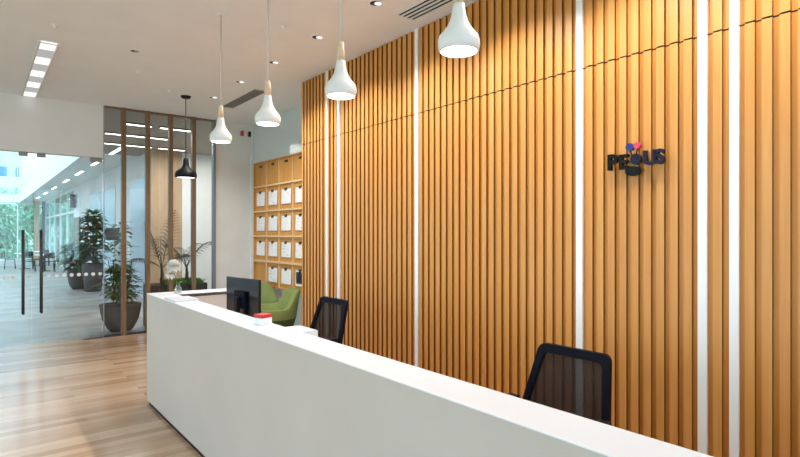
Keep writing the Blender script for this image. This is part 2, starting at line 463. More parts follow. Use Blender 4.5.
# upper gallery fascia and its wall
bm = BM(); box(bm, 2.05, 2.2, 15.3, 41.0, CEIL+.2, 6.2); box(bm, 2.02, 2.05, 15.3, 41.0, CEIL-.12, CEIL+.2); struct('wall_gallery', bm, 'white_wall')
bm = BM(); box(bm, -9, 2.05, 15.3, 15.5, CEIL+.2, 9.4); struct('wall_atrium_near', bm, 'white_wall')
bm = BM(); box(bm, -9.2, -9, YP+.16, 41.2, 0, 9.4); struct('wall_atrium_left', bm, 'white_wall')
# far curtain wall
r = sroot('window_7')
bm = BM(); box(bm, -9, 3.33, 40.99, 41.01, 0, 9.3); obj('pane', bm, 'far_glass', r)
bm = BM()
x = -9
while x < 3.4:
    box(bm, x-.03, x+.03, 40.9, 41.06, 0, 9.3); x += 1.37
for z in (0, 3.5, 6.9, 9.2): box(bm, -9, 3.33, 40.9, 41.06, z, z+.1)
box(bm, -9, 3.33, 40.85, 41.1, 3.62, 4.1); box(bm, -9, 3.33, 40.85, 41.1, 4.5, 5.2)
obj('mullions', bm, 'white_wall', r)
# glazed end of the corridor wall
r = sroot('window_8')
bm = BM(); box(bm, 3.40, 3.42, 27.4, 40.9, .1, CEIL); obj('pane', bm, 'far_glass', r)
bm = BM()
for y in (27.4, 30.1, 32.8, 35.5, 38.2, 40.75): box(bm, 3.36, 3.48, y, y+.08, 0, CEIL)
for z in (0, 2.6, CEIL-.1): box(bm, 3.36, 3.48, 27.4, 40.83, z, z+.1)
obj('mullions', bm, 'white_wall', r)
bm = BM(); box(bm, 3.20, 3.34, 40.4, 40.6, 0, CEIL); struct('column', bm, 'dark_metal')
bm = BM(); box(bm, 2.72, 3.0, 39.6, 39.9, 0, CEIL); struct('column_wood', bm, 'tan_veneer')
# door in the corridor wall
r = sroot('door_3')
bm = BM(); box(bm, 3.27, 3.329, 25.4, 27.1, 0, 2.35); obj('door_leaf', bm, 'brown_wood', r)
bm = BM(); box(bm, 3.25, 3.27, 25.5, 25.56, .9, 1.2); obj('handle', bm, 'metal', r)

bm = BM(); box(bm, -40, 60, 41.2, 120, -.3, -.14); box(bm, 6.2, 60, 14, 41.2, -.3, -.14); box(bm, -60, -9.2, -40, 120, -.3, -.14); box(bm, -9.2, -4.6, -40, YP, -.3, -.14)
struct('ground', bm, 'grass')

# building across the street
b = thing('office_building', 'white building with blue windows seen beyond the far glass wall', 'building', (0, 66, -.14))
bm = BM(); box(bm, -26, 24, 0, 8, 0, 16); obj('facade', bm, 'facade', b)
for z in (3.2, 6.9, 10.4, 13.2):
    x = -24
    while x < 22:
        if -12 < x < 8:
            bm = BM(); box(bm, x, x+2.0, -.05, .1, z, z+1.6); obj('facade_window', bm, 'facade_window', b)
        x += 2.7

# trees outside
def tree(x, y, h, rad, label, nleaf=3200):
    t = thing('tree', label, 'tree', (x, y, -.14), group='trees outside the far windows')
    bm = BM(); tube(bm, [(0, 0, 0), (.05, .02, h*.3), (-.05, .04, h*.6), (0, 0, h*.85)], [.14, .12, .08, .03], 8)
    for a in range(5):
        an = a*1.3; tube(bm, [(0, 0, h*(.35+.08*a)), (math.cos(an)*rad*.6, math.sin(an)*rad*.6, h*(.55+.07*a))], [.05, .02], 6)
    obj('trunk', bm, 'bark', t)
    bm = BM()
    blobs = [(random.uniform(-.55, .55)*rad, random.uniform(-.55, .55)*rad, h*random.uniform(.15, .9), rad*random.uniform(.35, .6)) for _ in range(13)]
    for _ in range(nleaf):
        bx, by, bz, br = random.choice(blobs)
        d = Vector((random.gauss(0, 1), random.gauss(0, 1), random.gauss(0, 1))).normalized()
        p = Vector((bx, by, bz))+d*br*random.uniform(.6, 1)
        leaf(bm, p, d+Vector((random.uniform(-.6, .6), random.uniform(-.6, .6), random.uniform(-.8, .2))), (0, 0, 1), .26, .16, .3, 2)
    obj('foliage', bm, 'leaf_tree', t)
tree(-2.6, 47.5, 5.2, 1.9, 'round green tree outside, leftmost behind the far glass wall')
tree(1.2, 45.5, 5.0, 1.9, 'green tree outside, straight behind the pair of door handles')
tree(5.0, 47.8, 5.4, 2.0, 'green tree outside, behind the wooden column at the corner')
tree(9.2, 42.0, 5.0, 2.0, 'green tree outside the corridor windows, nearest the dark corner post')
tree(9.2, 37.0, 5.0, 1.9, 'green tree outside the corridor windows, above the leafy potted shrub')

tree(-7.6, 46.5, 4.8, 1.8, 'small green tree outside, farthest left beyond the far glass wall')
tree(3.0, 51.5, 5.6, 2.1, 'green tree outside, set back between the handle tree and the corner tree')
tree(9.6, 32.0, 5.0, 2.0, 'green tree outside the corridor windows, nearest the brown door')
# ------------------------------------------------------------------ reception counter
FX, BX = 1.295, 1.498
DY0, DY1 = -1.6, 5.61
LT = 1.072
desk = thing('reception_counter', 'long white reception counter with raised ledge running along the hall', 'counter', (0, 0, 0))
bm = BM(); box(bm, FX, FX+.035, DY0, DY1, .035, LT-.006); box(bm, FX+.035, 2.25, DY1-.035, DY1, .035, LT-.006)
obj('front_panel', bm, 'desk_front', desk)
bm = BM(); ext([(FX-.002, DY0), (BX, DY0), (BX, DY1-.27), (2.25, DY1-.27), (2.25, DY1+.002), (FX-.002, DY1+.002)], 'z', LT-.0055, LT, bm); bevel(bm, .0015, 2)
obj('ledge', bm, 'white_lacquer', desk)
bm = BM(); box(bm, BX-.03, BX-.012, DY0, DY1-.27, .04, LT-.036); box(bm, BX-.012, 2.25, DY1-.258, DY1-.24, .04, LT-.036)
obj('inner_panel', bm, 'desk_front', desk)
bm = BM(); box(bm, FX+.008, FX+.06, DY0, DY1-.045, 0, .035); box(bm, FX+.06, 2.2, DY1-.06, DY1-.045, 0, .035)
box(bm, BX-.04, BX-.02, DY0, DY1-.3, 0, .04)
obj('plinth', bm, 'black', desk)
bm = BM(); box(bm, BX-.011, 2.12, DY0, DY1-.26, .71, .74); obj('work_surface', bm, 'white_lacquer', desk)
for y in (-1.2, 2.95, 5.0):
    bm = BM(); box(bm, 1.6, 2.05, y, y+.03, 0, .71); obj('leg', bm, 'white_lacquer', desk)

# things on the counter
t = tag(obj('paper_pad', (lambda b: (ext([(-.11, -.18), (.10, -.15), (.10, .17), (-.11, .15)], 'z', 0, .012, b), b)[1])(BM()), 'pad', None, (1.415, 4.88, LT)),
        'pale grey-white paper pad lying on the far corner of the counter ledge', 'paper')
# flower vase
v = thing('flower_vase', 'small glass vase with one white bloom on the far counter corner', 'vase', (1.535, 5.43, LT))
bm = BM(); lathe(bm, [(0, 0), (.033, 0), (.038, .03), (.026, .06), (.018, .075), (.021, .085), (.017, .085), (.014, .074), (.02, .06), (.03, .03), (.026, .006), (0, .006)], 20)
obj('vase_body', bm, 'vase_glass', v)
bm = BM(); tube(bm, [(0, 0, .02), (-.01, .01, .12), (-.03, .02, .2), (-.035, .015, .25)], .004, 6)
leaf(bm, (0, 0, .08), (.5, .3, .6), (0, 0, 1), .12, .03, .5); leaf(bm, (0, 0, .08), (-.3, -.5, .6), (0, 0, 1), .11, .03, .5)
obj('stem', bm, 'leaf_mid', v)
bm = BM()
for i in range(60):
    a = i*2.399; z = 1-2*(i+.5)/70; q = math.sqrt(1-z*z)
    d = Vector((q*math.cos(a), q*math.sin(a), z))
    leaf(bm, Vector((-.035, .015, .265))+d*.02, d, (0.1, 0.2, 1), .06, .055, .15, 3)
for i in range(40):
    a = i*2.399; z = 1-2*(i+.5)/40; q = math.sqrt(1-z*z)
    d = Vector((q*math.cos(a), q*math.sin(a), z))
    leaf(bm, Vector((-.06, .03, .19))+d*.015, d, (0.1, 0.2, 1), .042, .04, .15, 3)
obj('bloom', bm, 'petal', v)
# red and white box
bx = thing('card_box', 'small white box with a red lid standing on the counter ledge', 'box', (1.437, 3.23, LT), .3)
bm = BM(); box(bm, -.04, .04, -.04, .04, 0, .042); bevel(bm, .003); obj('box_body', bm, 'paper', bx)
bm = BM(); box(bm, -.041, .041, -.041, .041, .043, .066); bevel(bm, .006); obj('lid', bm, 'red', bx)
# white tray behind the ledge in front of the far chair
tr = thing('document_tray', 'white document tray on the work surface in front of the far desk chair', 'tray', (1.74, 3.42, .74), 0)
bm = BM()
box(bm, -.13, .13, -.125, .125, 0, .012)
for s in (-1, 1): box(bm, -.13, .13, s*.125-.006, s*.125+.006, 0, .235)
box(bm, .118, .13, -.125, .125, 0, .235)
obj('tray_body', bm, 'white_lacquer', tr)
bm = BM()
for k in range(3): box(bm, -.125, .115, -.1185, .1185, .07+.07*k, .078+.07*k)
obj('shelf', bm, 'white_lacquer', tr)
bm = BM(); box(bm, -.12, .11, -.11, .11, .2185, .236); obj('paper_stack', bm, 'paper', tr)

# monitor
mo = thing('computer_monitor', 'black computer monitor on the desk behind the counter, seen from behind', 'monitor', (1.80, 4.46, .74), .12)
# local: width along Y, front faces +X
bm = BM(); box(bm, -.012, .014, -.275, .275, .18, .53); bevel(bm, .004)
obj('housing', bm, 'black_gloss', mo)
bm = BM(); box(bm, .0145, .0155, -.265, .265, .19, .52); obj('screen', bm, 'black', mo)
bm = BM(); box(bm, -.042, -.012, -.09, .09, .27, .42); bevel(bm, .01); obj('rear_cover', bm, 'navy_black', mo)
bm = BM(); box(bm, -.075, -.042, -.03, .03, .01, .37); bevel(bm, .006); obj('stand', bm, 'black', mo)
bm = BM(); box(bm, -.14, .08, -.12, .12, 0, .014); bevel(bm, .004); obj('stand_base', bm, 'black', mo)

# ------------------------------------------------------------------ office chairs
def rounded_path(w_top, w_bot, z0, z1, x0, x1, n=7, r=.055):
    pts = []
    def pt(y, z):
        t = (z-z0)/(z1-z0)
        return Vector((x0+(x1-x0)*t + .035*math.cos(PI*.5*y/.25)*0, y, z))
    corners = [(-w_bot, z0), (w_bot, z0), (w_top, z1), (-w_top, z1)]
    m = len(corners)
    for i in range(m):
        p = Vector(corners[i]); a = Vector(corners[i-1]); b = Vector(corners[(i+1) % m])
        da = (a-p).normalized(); db = (b-p).normalized()
        for k in range(n+1):
            t = k/n
            q = (p+da*r)*(1-t)**2 + p*2*t*(1-t) + (p+db*r)*t*t
            pts.append(pt(q.x, q.y))
    return pts

def office_chair(loc, rz, label):
    c = thing('office_chair', label, 'chair', loc, rz, 'black mesh desk chairs')
    # faces -X; origin on the floor under the column
    bm = BM()
    inner = rounded_path(.188, .250, .60, .952, .15, .262, r=.035)
    outer = rounded_path(.225, .294, .55, 1.0, .137, .272, r=.045)
    dep = Vector((.03, 0, 0)); n = len(inner)
    vi = [bm.verts.new(p) for p in inner]; vo = [bm.verts.new(p) for p in outer]
    wi = [bm.verts.new(p+dep) for p in inner]; wo = [bm.verts.new(p+dep) for p in outer]
    for i in range(n):
        j = (i+1) % n
        for q in ((vi[i], vi[j], vo[j], vo[i]), (wi[j], wi[i], wo[i], wo[j]), (vo[i], vo[j], wo[j], wo[i]), (vi[j], vi[i], wi[i], wi[j])):
            bm.faces.new(q)
    obj('back_frame', bm, 'navy_black', c)
    bm = BM()
    vs = [bm.verts.new(p+Vector((.012, 0, 0))) for p in rounded_path(.190, .252, .598, .954, .15, .262, r=.035)]
    ws = [bm.verts.new(v_.co+Vector((.003, 0, 0))) for v_ in vs]
    bm.faces.new(vs); bm.faces.new(list(reversed(ws)))
    obj('back_mesh', bm, 'chair_mesh', c)
    bm = BM(); tube(bm, [(.20, 0, .62), (.27, 0, .60), (.26, 0, .47), (.1, 0, .41)], [.028, .03, .03, .03], 10)
    obj('back_support', bm, 'metal', c)
    bm = BM(); box(bm, -.25, .2, -.24, .24, .43, .51); bevel(bm, .035, 3); obj('seat', bm, 'black', c)
    for s in (-1, 1):
        bm = BM(); tube(bm, [(.05, s*.2, .43), (.05, s*.285, .44), (.04, s*.29, .68)], .016, 8); obj('arm_post', bm, 'black', c)
        bm = BM(); box(bm, -.13, .13, s*.29-.035, s*.29+.035, .675, .705); bevel(bm, .012); obj('armrest', bm, 'black', c)
    bm = BM(); tube(bm, [(0, 0, .1), (0, 0, .43)], .025, 12); obj('gas_lift', bm, 'metal', c)
    for k in range(5):
        a = k*2*PI/5+.3; d = Vector((math.cos(a), math.sin(a), 0))
        bm = BM(); tube(bm, [(0, 0, .12), d*.3+Vector((0, 0, .085))], [.028, .016], 8); leg = obj('base_leg', bm, 'black', c)
        s = Vector((-d.y, d.x, 0))
        bm = BM(); tube(bm, [d*.3+s*-.02+Vector((0, 0, .03)), d*.3+s*.02+Vector((0, 0, .03))], .03, 14); tube(bm, [d*.3+Vector((0, 0, .05)), d*.3+Vector((0, 0, .09))], .008, 6)
        obj('caster', bm, 'black', leg)
    return c
ch = office_chair((2.375, 1.765, 0), 0, 'black mesh-back desk chair nearest the camera, behind the counter')
ch2 = copy_tree(ch, (2.36, 4.36, 0), 0, 'farther black mesh-back desk chair, beside the computer monitor')

ch2.scale = (1.04, 1.04, 1.04)
# ------------------------------------------------------------------ green tub armchairs
def armchair(loc, rz, label):
    c = thing('tub_armchair', label, 'armchair', loc, rz, 'green tub armchairs')
    # faces -X
    def ring(th, out):
        t = abs(th)/2.05
        q = min(1, max(0, (t-.26)/.34)); h = .83 - .25*q*q*(3-2*q)
        ro = .36+(.05 if t < .5 else .05*(1-(t-.5)*1.2))
        rr = ro if out else ro-.085
        stretch = 1.0
        return h, rr
    bm = BM(); rows = []
    n = 30
    for i in range(n+1):
        th = -2.05+4.1*i/n
        h, ro = ring(th, True); _, ri = ring(th, False)
        d = Vector((math.cos(th), math.sin(th), 0))
        rows.append([bm.verts.new(d*(ro-.10)+Vector((0, 0, .2))), bm.verts.new(d*(ro-.03)+Vector((0, 0, .42))), bm.verts.new(d*(ro+.03)+Vector((0, 0, h-.02))),
                     bm.verts.new(d*(ro+.01)+Vector((0, 0, h))), bm.verts.new(d*(ri+.03)+Vector((0, 0, h-.01))), bm.verts.new(d*(ri-.02)+Vector((0, 0, .44))), bm.verts.new(d*(ri-.04)+Vector((0, 0, .2)))])
    for a, b in zip(rows, rows[1:]):
        for k in range(7):
            f = bm.faces.new((a[k], a[(k+1) % 7], b[(k+1) % 7], b[k])); f.smooth = True
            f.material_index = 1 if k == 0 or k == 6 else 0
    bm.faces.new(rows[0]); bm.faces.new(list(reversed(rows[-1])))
    obj('shell', bm, ['green_fabric', 'shaded_green'], c)
    bm = BM(); box(bm, -.34, .22, -.25, .25, .22, .44); bevel(bm, .05, 3); obj('seat_cushion', bm, 'green_fabric', c)
    for sx, sy in ((-1, -1), (-1, 1), (1, -1), (1, 1)):
        bm = BM(); tube(bm, [(sx*.17, sy*.17, .215), (sx*.24, sy*.24, 0)], [.018, .011], 8); obj('leg', bm, 'brown_wood', c)
    return c
ac = armchair((3.38, 7.35, 0), -.25, 'green tub armchair nearer the slatted wall, its arm towards us')
copy_tree(ac, (3.50, 8.27, 0), 1.1, 'green tub armchair farther back, partly behind the monitor')

# ------------------------------------------------------------------ brochure wall
rk = thing('brochure_rack', 'honey wood display rack with pigeonhole grid on the recess wall', 'rack', (XR-.03, 0, 0))
cols = [9.42-.51*k for k in range(6)]
rows_ = [.72+.446*k for k in range(6)]
bm = BM(); box(bm, 0, .028, cols[-1], cols[0], rows_[0], rows_[-1]); obj('back_panel', bm, 'rack_wood', rk)
for z in rows_[1:-1]:
    bm = BM(); box(bm, -.035, -.0005, cols[-1], cols[0], z-.014, z+.014); obj('shelf', bm, 'rack_edge', rk)
for z in (rows_[0], rows_[-1]-.02):
    bm = BM(); box(bm, -.035, -.0005, cols[-1], cols[0], z, z+.02); obj('shelf', bm, 'rack_wood', rk)
for y in cols[1:-1]:
    bm = BM()
    for a, b_ in zip(rows_, rows_[1:]): box(bm, -.022, -.0005, y-.008, y+.008, a+.0215, b_-.0215)
    obj('divider', bm, 'rack_edge', rk)
bm = BM(); box(bm, -.03, .028, cols[0]+.0005, cols[0]+.02, rows_[0], rows_[-1]); obj('side_panel', bm, 'rack_wood', rk)
RN = ['bottom', 'fourth', 'third', 'second']
CN = ['leftmost', 'second', 'third', 'fourth']
def sheet(r_, c_, mat, label):
    s = thing('printed_sheet', label, 'paper', (XR-.031, (cols[c_]+cols[c_+1])/2, (rows_[r_]+rows_[r_+1])/2-.125), 0, 'sheets on the display rack')
    bm = BM()
    # slightly bowed sheet, leaning out at the bottom
    w, h = .172, .245
    for k in range(6):
        y0, y1 = -w+2*w*k/6, -w+2*w*(k+1)/6
        b0, b1 = .010*math.cos(PI*.5*y0/w), .010*math.cos(PI*.5*y1/w)
        q = [(-.012-b0, y0, 0), (-.012-b1, y1, 0), (-.006-b1*.6, y1, h), (-.006-b0*.6, y0, h)]
        vs = [bm.verts.new(p) for p in q]; ws = [bm.verts.new((p[0]+.003, p[1], p[2])) for p in q]
        bm.faces.new(vs); bm.faces.new(list(reversed(ws)))
        for i in range(4): bm.faces.new((vs[i], ws[i], ws[(i+1) % 4], vs[(i+1) % 4]))
    obj('sheet', bm, mat, s)
    if mat == 'paper':
        bm = BM(); box(bm, -.026, -.0255, -.12, .12, .04, .225); obj('print', bm, 'sheet_blue', s)
    bm = BM(); box(bm, -.026, -.002, -.035, .035, h-.025, h+.02); bevel(bm, .004); obj('clip', bm, 'dark_metal', s)
    return s
for r_ in range(4):
    for c_ in range(4):
        if r_ == 0 and c_ == 0: continue
        if r_ == 0 and c_ == 3:
            sheet(r_, c_, 'paper', 'dark blue sheet with white border, bottom row of the wooden rack')
        else:
            sheet(r_, c_, PRINTS[(r_*2+c_) % 3], 'white printed sheet clipped in the %s row of the rack, %s column' % (RN[r_] if r_ else 'bottom', CN[c_]))
for c_ in range(4):
    bm = BM(); box(bm, -.022, -.0005, -.04, .04, 0, .035); bevel(bm, .004)
    tag(obj('wall_clip', bm, 'dark_metal', None, (XR-.031, (cols[c_]+cols[c_+1])/2, rows_[5]-.1)),
        'small empty dark clip in the top row of the rack, %s column' % CN[c_], 'clip', 'empty clips on the rack')

for x, m_, nm, lb, ct in ((3.86, 'red', 'alarm_beacon', 'tiny red alarm beacon high on the grey end wall', 'alarm'), (4.0, 'black', 'wall_sensor', 'tiny dark sensor high in the corner beside the red beacon', 'sensor')):
    t = thing(nm, lb, ct, (x, YP, 3.52))
    bm = BM(); box(bm, -.03, .03, -.02, .001, -.045, .045); bevel(bm, .004); obj('base', bm, 'grey_metal', t)
    bm = BM(); box(bm, -.022, .022, -.05, -.0205, -.05, .05); bevel(bm, .008); obj('cover', bm, m_, t)

# ------------------------------------------------------------------ logo on the slatted wall
lg = thing('wall_logo', 'dark three-dimensional letters with a red and blue emblem on the slatted wall', 'sign', (XW, -.035, 0))
LROT = Matrix(((0, 0, -1), (-1, 0, 0), (0, 1, 0)))
def letter(txt, y, z, size, mat, off=.035, thick=.03):
    cu = bpy.data.curves.new('letter', 'FONT'); cu.body = txt; cu.size = size; cu.extrude = thick/2; cu.offset = .005
    tmp = bpy.data.objects.new('letter_tmp', cu); COL.objects.link(tmp)
    dg = bpy.context.evaluated_depsgraph_get(); dg.update()
    me = bpy.data.meshes.new_from_object(tmp.evaluated_get(dg))
    bpy.data.objects.remove(tmp)
    xs = [v_.co.x for v_ in me.vertices]; ys = [v_.co.y for v_ in me.vertices]
    x0, y0 = min(xs), min(ys)
    for v_ in me.vertices:
        c = v_.co; c2 = LROT @ Vector((c.x-x0, c.y-y0, c.z))
        v_.co = (c2.x-off, c2.y+y, c2.z+z)
    me.materials.clear(); me.materials.append(M[mat])
    o = bpy.data.objects.new('letter_'+txt.lower(), me); COL.objects.link(o); o.parent = lg
    # stand-off pins
    wy = max(xs)-x0; hz = max(ys)-y0
    bm = BM(); tube(bm, [(-off+.01, y-.016, z+hz*.5), (-.0005, y-.016, z+hz*.5)], .004, 8)
    obj('pin', bm, 'metal', o)
letter('P', 2.022, 2.085, .145, 'logo_black')
letter('E', 1.938, 2.085, .130, 'logo_black')
letter('U', 1.772, 2.095, .125, 'logo_navy')
letter('S', 1.696, 2.095, .125, 'logo_navy')
def disc(name, y, z, ry, rz, mat, x=-.055, label=None):
    bm = BM()
    n = 24
    a = [bm.verts.new((x, y+ry*math.cos(t*2*PI/n), z+rz*math.sin(t*2*PI/n))) for t in range(n)]
    b_ = [bm.verts.new((x+.03, v_.co.y, v_.co.z)) for v_ in a]
    bm.faces.new(a); bm.faces.new(list(reversed(b_)))
    for i in range(n): bm.faces.new((a[i], b_[i], b_[(i+1) % n], a[(i+1) % n]))
    tube(bm, [(x+.03, y, z), (-.0005, y, z)], .004, 8)
    o = obj(name, bm, mat, lg)
    if label: o['label'] = label
disc('emblem_petal', 1.862, 2.226, .027, .025, 'blue', label='deep blue disc of the emblem')
disc('emblem_petal', 1.812, 2.230, .022, .022, 'pink', label='red pink disc of the emblem')
disc('emblem_petal', 1.822, 2.142, .036, .036, 'logo_navy')
disc('emblem_petal', 1.842, 2.066, .050, .032, 'logo_black')
for k, (a, b_) in enumerate((((1.862, 2.2), (1.85, 2.17)), ((1.812, 2.212), (1.825, 2.17)))):
    bm = BM(); tube(bm, [(-.04, a[0], a[1]), (-.04, b_[0], b_[1])], .005, 8); obj('emblem_stem', bm, 'logo_navy', lg)

# ------------------------------------------------------------------ pendants
PXX, PZ = 1.78, 2.51
def white_pendant(y, label):
    p = thing('pendant_lamp', label, 'pendant lamp', (PXX, y, PZ), 0, 'white pendant lamps above the counter')
    prof = [(.086, -.001), (.095, .006), (.0995, .03), (.0985, .052), (.091, .074), (.072, .095), (.056, .117), (.044, .142), (.036, .17), (.031, .20), (.028, .222),
            (.0, .222)]
    bm = BM(); lathe(bm, prof+[], 40)
    lathe(bm, [(.086, -.001), (.082, .006)], 40)
    obj('shade', bm, 'pendant_white', p)
    bm = BM(); lathe(bm, [(0, .0045), (.0825, .0045), (.0825, .0005), (0, .0005)], 40); obj('diffuser', bm, 'lamp', p)
    bm = BM(); lathe(bm, [(0, .2225), (.0265, .2225), (.024, .28), (.018, .338), (0, .338)], 24); obj('wood_neck', bm, 'pale_wood', p)
    bm = BM(); tube(bm, [(0, 0, .338), (0, 0, CEIL-PZ-.0145)], .007, 10); obj('cord', bm, 'cord_white', p)
    bm = BM(); lathe(bm, [(0, CEIL-PZ-.014), (.045, CEIL-PZ-.014), (.052, CEIL-PZ-.010), (.052, CEIL-PZ-.0005), (0, CEIL-PZ-.0005)], 28); obj('canopy', bm, 'ceiling', p)
    return p
PL = ['white bell pendant lamp nearest the camera, largest in the row', 'white bell pendant lamp second from the camera, hanging before the slatted wall',
      'white bell pendant lamp third from the camera, right of the smallest one', 'white bell pendant lamp farthest along the counter, smallest in the row']
pd = white_pendant(1.80, PL[0])
PY = [1.80, 2.843, 3.912, 4.94]
for k in range(1, 4): copy_tree(pd, (PXX, PY[k], PZ), 0, PL[k])

bp = thing('black_pendant_lamp', 'black pendant lamp hanging in front of the glass partition', 'pendant lamp', (2.43, 8.2, 2.485))
bm = BM(); lathe(bm, [(.135, 0), (.155, .008), (.155, .05), (.145, .085), (.10, .12), (.06, .15), (.045, .19), (.038, .26), (.03, .29), (0, .29)], 36)
lathe(bm, [(.135, 0), (.135, .03), (0, .06)], 36); obj('shade', bm, 'black', bp)
bm = BM(); lathe(bm, [(0, .012), (.13, .012), (.13, .006), (0, .006)], 36); obj('diffuser', bm, 'lamp_black', bp)
bm = BM(); tube(bm, [(0, 0, .29), (0, 0, CEIL-2.485-.02)], .006, 8); obj('cord', bm, 'black', bp)
bm = BM(); lathe(bm, [(0, CEIL-2.485-.03), (.06, CEIL-2.485-.03), (.075, CEIL-2.485-.0005), (0, CEIL-2.485-.0005)], 28); obj('canopy', bm, 'black', bp)

# ------------------------------------------------------------------ ceiling fittings
def downlight(x, y, label, bright=True, group='recessed spotlights in a row by the slatted wall', r=.06):
    d = thing('recessed_spotlight', label, 'ceiling light', (x, y, CEIL), 0, group)
    bm = BM(); lathe(bm, [(r*.93, -.0005), (r*.93, -.008), (r*1.1, -.006), (r*1.15, 0)], 24); obj('trim_ring', bm, 'ceiling', d)
    bm = BM(); lathe(bm, [(0, -.003), (r*.92, -.003), (r*.92, -.0002), (0, -.0002)], 24); obj('baffle', bm, 'black', d)
    bm = BM(); lathe(bm, [(0, -.0075), (r*.5, -.0075), (r*.56, -.0032), (0, -.0032)], 24, (r*.3, -r*.1, 0)); obj('lens', bm, 'lamp_mid' if bright else 'grey_metal', d)
    return d
WY = [.72, 1.76, 2.80, 3.84, 4.88, 5.92, 6.96, 8.0]
WL = {3.84: 'recessed spotlight beside the slot vent, nearest of those in view', 4.88: 'recessed spotlight second from the slot vent, above the far end of the slats',
      5.92: 'recessed spotlight just right of the third pendant cord', 6.96: 'recessed spotlight between two pendant cords, left of the far vent', 8.0: 'recessed spotlight farthest along the row, left of the smallest pendant cord'}
for y in WY:
    if y in WL: downlight(2.77, y, WL[y])
    L = bpy.data.lights.new('spot', 'SPOT'); L.energy = 74; L.spot_size = math.radians(134); L.spot_blend = .55; L.shadow_soft_size = .04; L.color = (1, .985, .97)
    lo = bpy.data.objects.new('spot_light', L); COL.objects.link(lo); lo.location = (2.77, y, CEIL-.03); lo.rotation_euler = (0, 0, 0)
    if y > YW: L.energy = 72
downlight(1.38, 6.52, 'dark recessed spotlight left of the pendant row, above the counter end', False, None, .05)
def detector(x, y, label, nm='ceiling_sprinkler', cat='sprinkler', r=.035):
    d = thing(nm, label, cat, (x, y, CEIL), 0)
    bm = BM(); lathe(bm, [(0, -.012), (r*.9, -.012), (r, 0), (0, 0)], 20); obj('plate', bm, 'ceiling', d)
    bm = BM(); lathe(bm, [(0, -.034), (r*.5, -.034), (r*.6, -.0125), (0, -.0125)], 16); obj('head', bm, 'ceiling', d)
detector(.60, 6.2, 'small ceiling sprinkler right above the linear ceiling light', 'ceiling_sprinkler')
detector(2.36, 4.83, 'small ceiling sprinkler left of the second recessed spotlight', 'ceiling_sprinkler')
detector(2.16, 8.0, 'small round smoke detector behind the farthest pendant cord', 'smoke_detector', 'smoke detector', .05)
detector(1.58, 7.3, 'small round ceiling sensor between the dark spotlight and the partition', 'ceiling_sensor', 'sensor', .04)

def slot_vent(x0, x1, y0, y1, label, hw=.009, fm='ceiling', n=4):
    v_ = thing('slot_vent', label, 'vent', (0, 0, CEIL), 0, 'slot vents in the ceiling')
    bm = BM(); box(bm, x0, x1, y0, y1, -.003, -.0005); obj('backing', bm, 'black', v_)
    bm = BM()
    step = (x1-x0)/n
    for k in range(n+1):
        xc = x0+k*step; box(bm, xc-hw, xc+hw, y0, y1, -.012, -.0035)
    for y in (y0, y1): box(bm, x0-.013, x1+.013, y-.012, y+.012, -.0125, -.0035)
    obj('frame', bm, fm, v_)
slot_vent(3.06, 3.27, .4, 3.92, 'slotted air vent in the ceiling near the nearest pendant')
v2 = slot_vent(3.08, 3.24, 7.2, 8.45, 'dark slotted air vent in the ceiling above the far recess', .006, 'grey_metal', 7)

# linear fitting in the hall ceiling
lf = thing('linear_ceiling_light', 'long recessed ceiling light with bright louvres at upper left', 'ceiling light', (.60, 8.2, CEIL))
bm = BM()
for s in (-1, 1): box(bm, s*.085-.01, s*.085+.01, -1.4, 1.4, -.02, -.0005)
for s in (-1, 1): box(bm, -.095, .095, s*1.4-.01, s*1.4+.01, -.02, -.0005)
obj('housing', bm, 'white_wall', lf)
bm = BM(); box(bm, -.075, .075, -1.39, 1.39, -.003, -.0005); obj('reflector', bm, 'lamp_dim', lf)
for k in range(5):
    bm = BM(); y = -1.28+k*.64; box(bm, -.07, .07, y-.14, y+.14, -.012, -.0035); obj('lamp_segment', bm, 'lamp_mid', lf)

def linear(x0, x1, y, label):
    l = thing('linear_ceiling_light', label, 'ceiling light', ((x0+x1)/2, y, CEIL), 0, 'linear lights in the lobby ceiling')
    h = (x1-x0)/2
    bm = BM(); box(bm, -h, h, -.05, .05, -.03, -.0005); obj('housing', bm, 'dark_metal', l)
    bm = BM(); box(bm, -h+.01, h-.01, -.045, .045, -.034, -.0305); obj('diffuser', bm, 'lamp_soft', l)
linear(2.05, 2.58, 10.8, 'linear ceiling light behind the glass, nearest row, left piece'); linear(2.72, 3.3, 10.8, 'linear ceiling light behind the glass, nearest row, right piece')
linear(2.0, 3.2, 12.05, 'linear ceiling light behind the glass, long one in the middle row')
linear(2.1, 3.2, 13.4, 'linear ceiling light behind the glass, left piece of the farthest row'); linear(3.34, 3.95, 13.4, 'linear ceiling light behind the glass, right piece before the tan wall')
for k, y in enumerate((14.5, 17.3, 20.6, 24.0, 28.0, 31.8, 36.0)):
    l = thing('linear_ceiling_light', '%s ceiling light from the glass partition in the corridor row' % ['first', 'second', 'third', 'fourth', 'fifth', 'sixth', 'last and farthest'][k], 'ceiling light', (2.66, y, CEIL), 0, 'corridor ceiling lights')
    bm = BM(); box(bm, -.055, .055, -.75, .75, -.02, -.0005); obj('housing', bm, 'white_wall', l)
    bm = BM(); box(bm, -.045, .045, -.74, .74, -.024, -.0205); obj('diffuser', bm, 'lamp_soft', l)

# ------------------------------------------------------------------ plants
def pot_lathe(bm, rt, rb, h, lip=.02):
    lathe(bm, [(0, 0), (rb, 0), ((rb*1.6+rt)/2.6, h*.35), (rt*.985, h*.8), (rt, h), (rt-lip, h), (rt-lip-.01, h*.88), (0, h*.88)], 36)

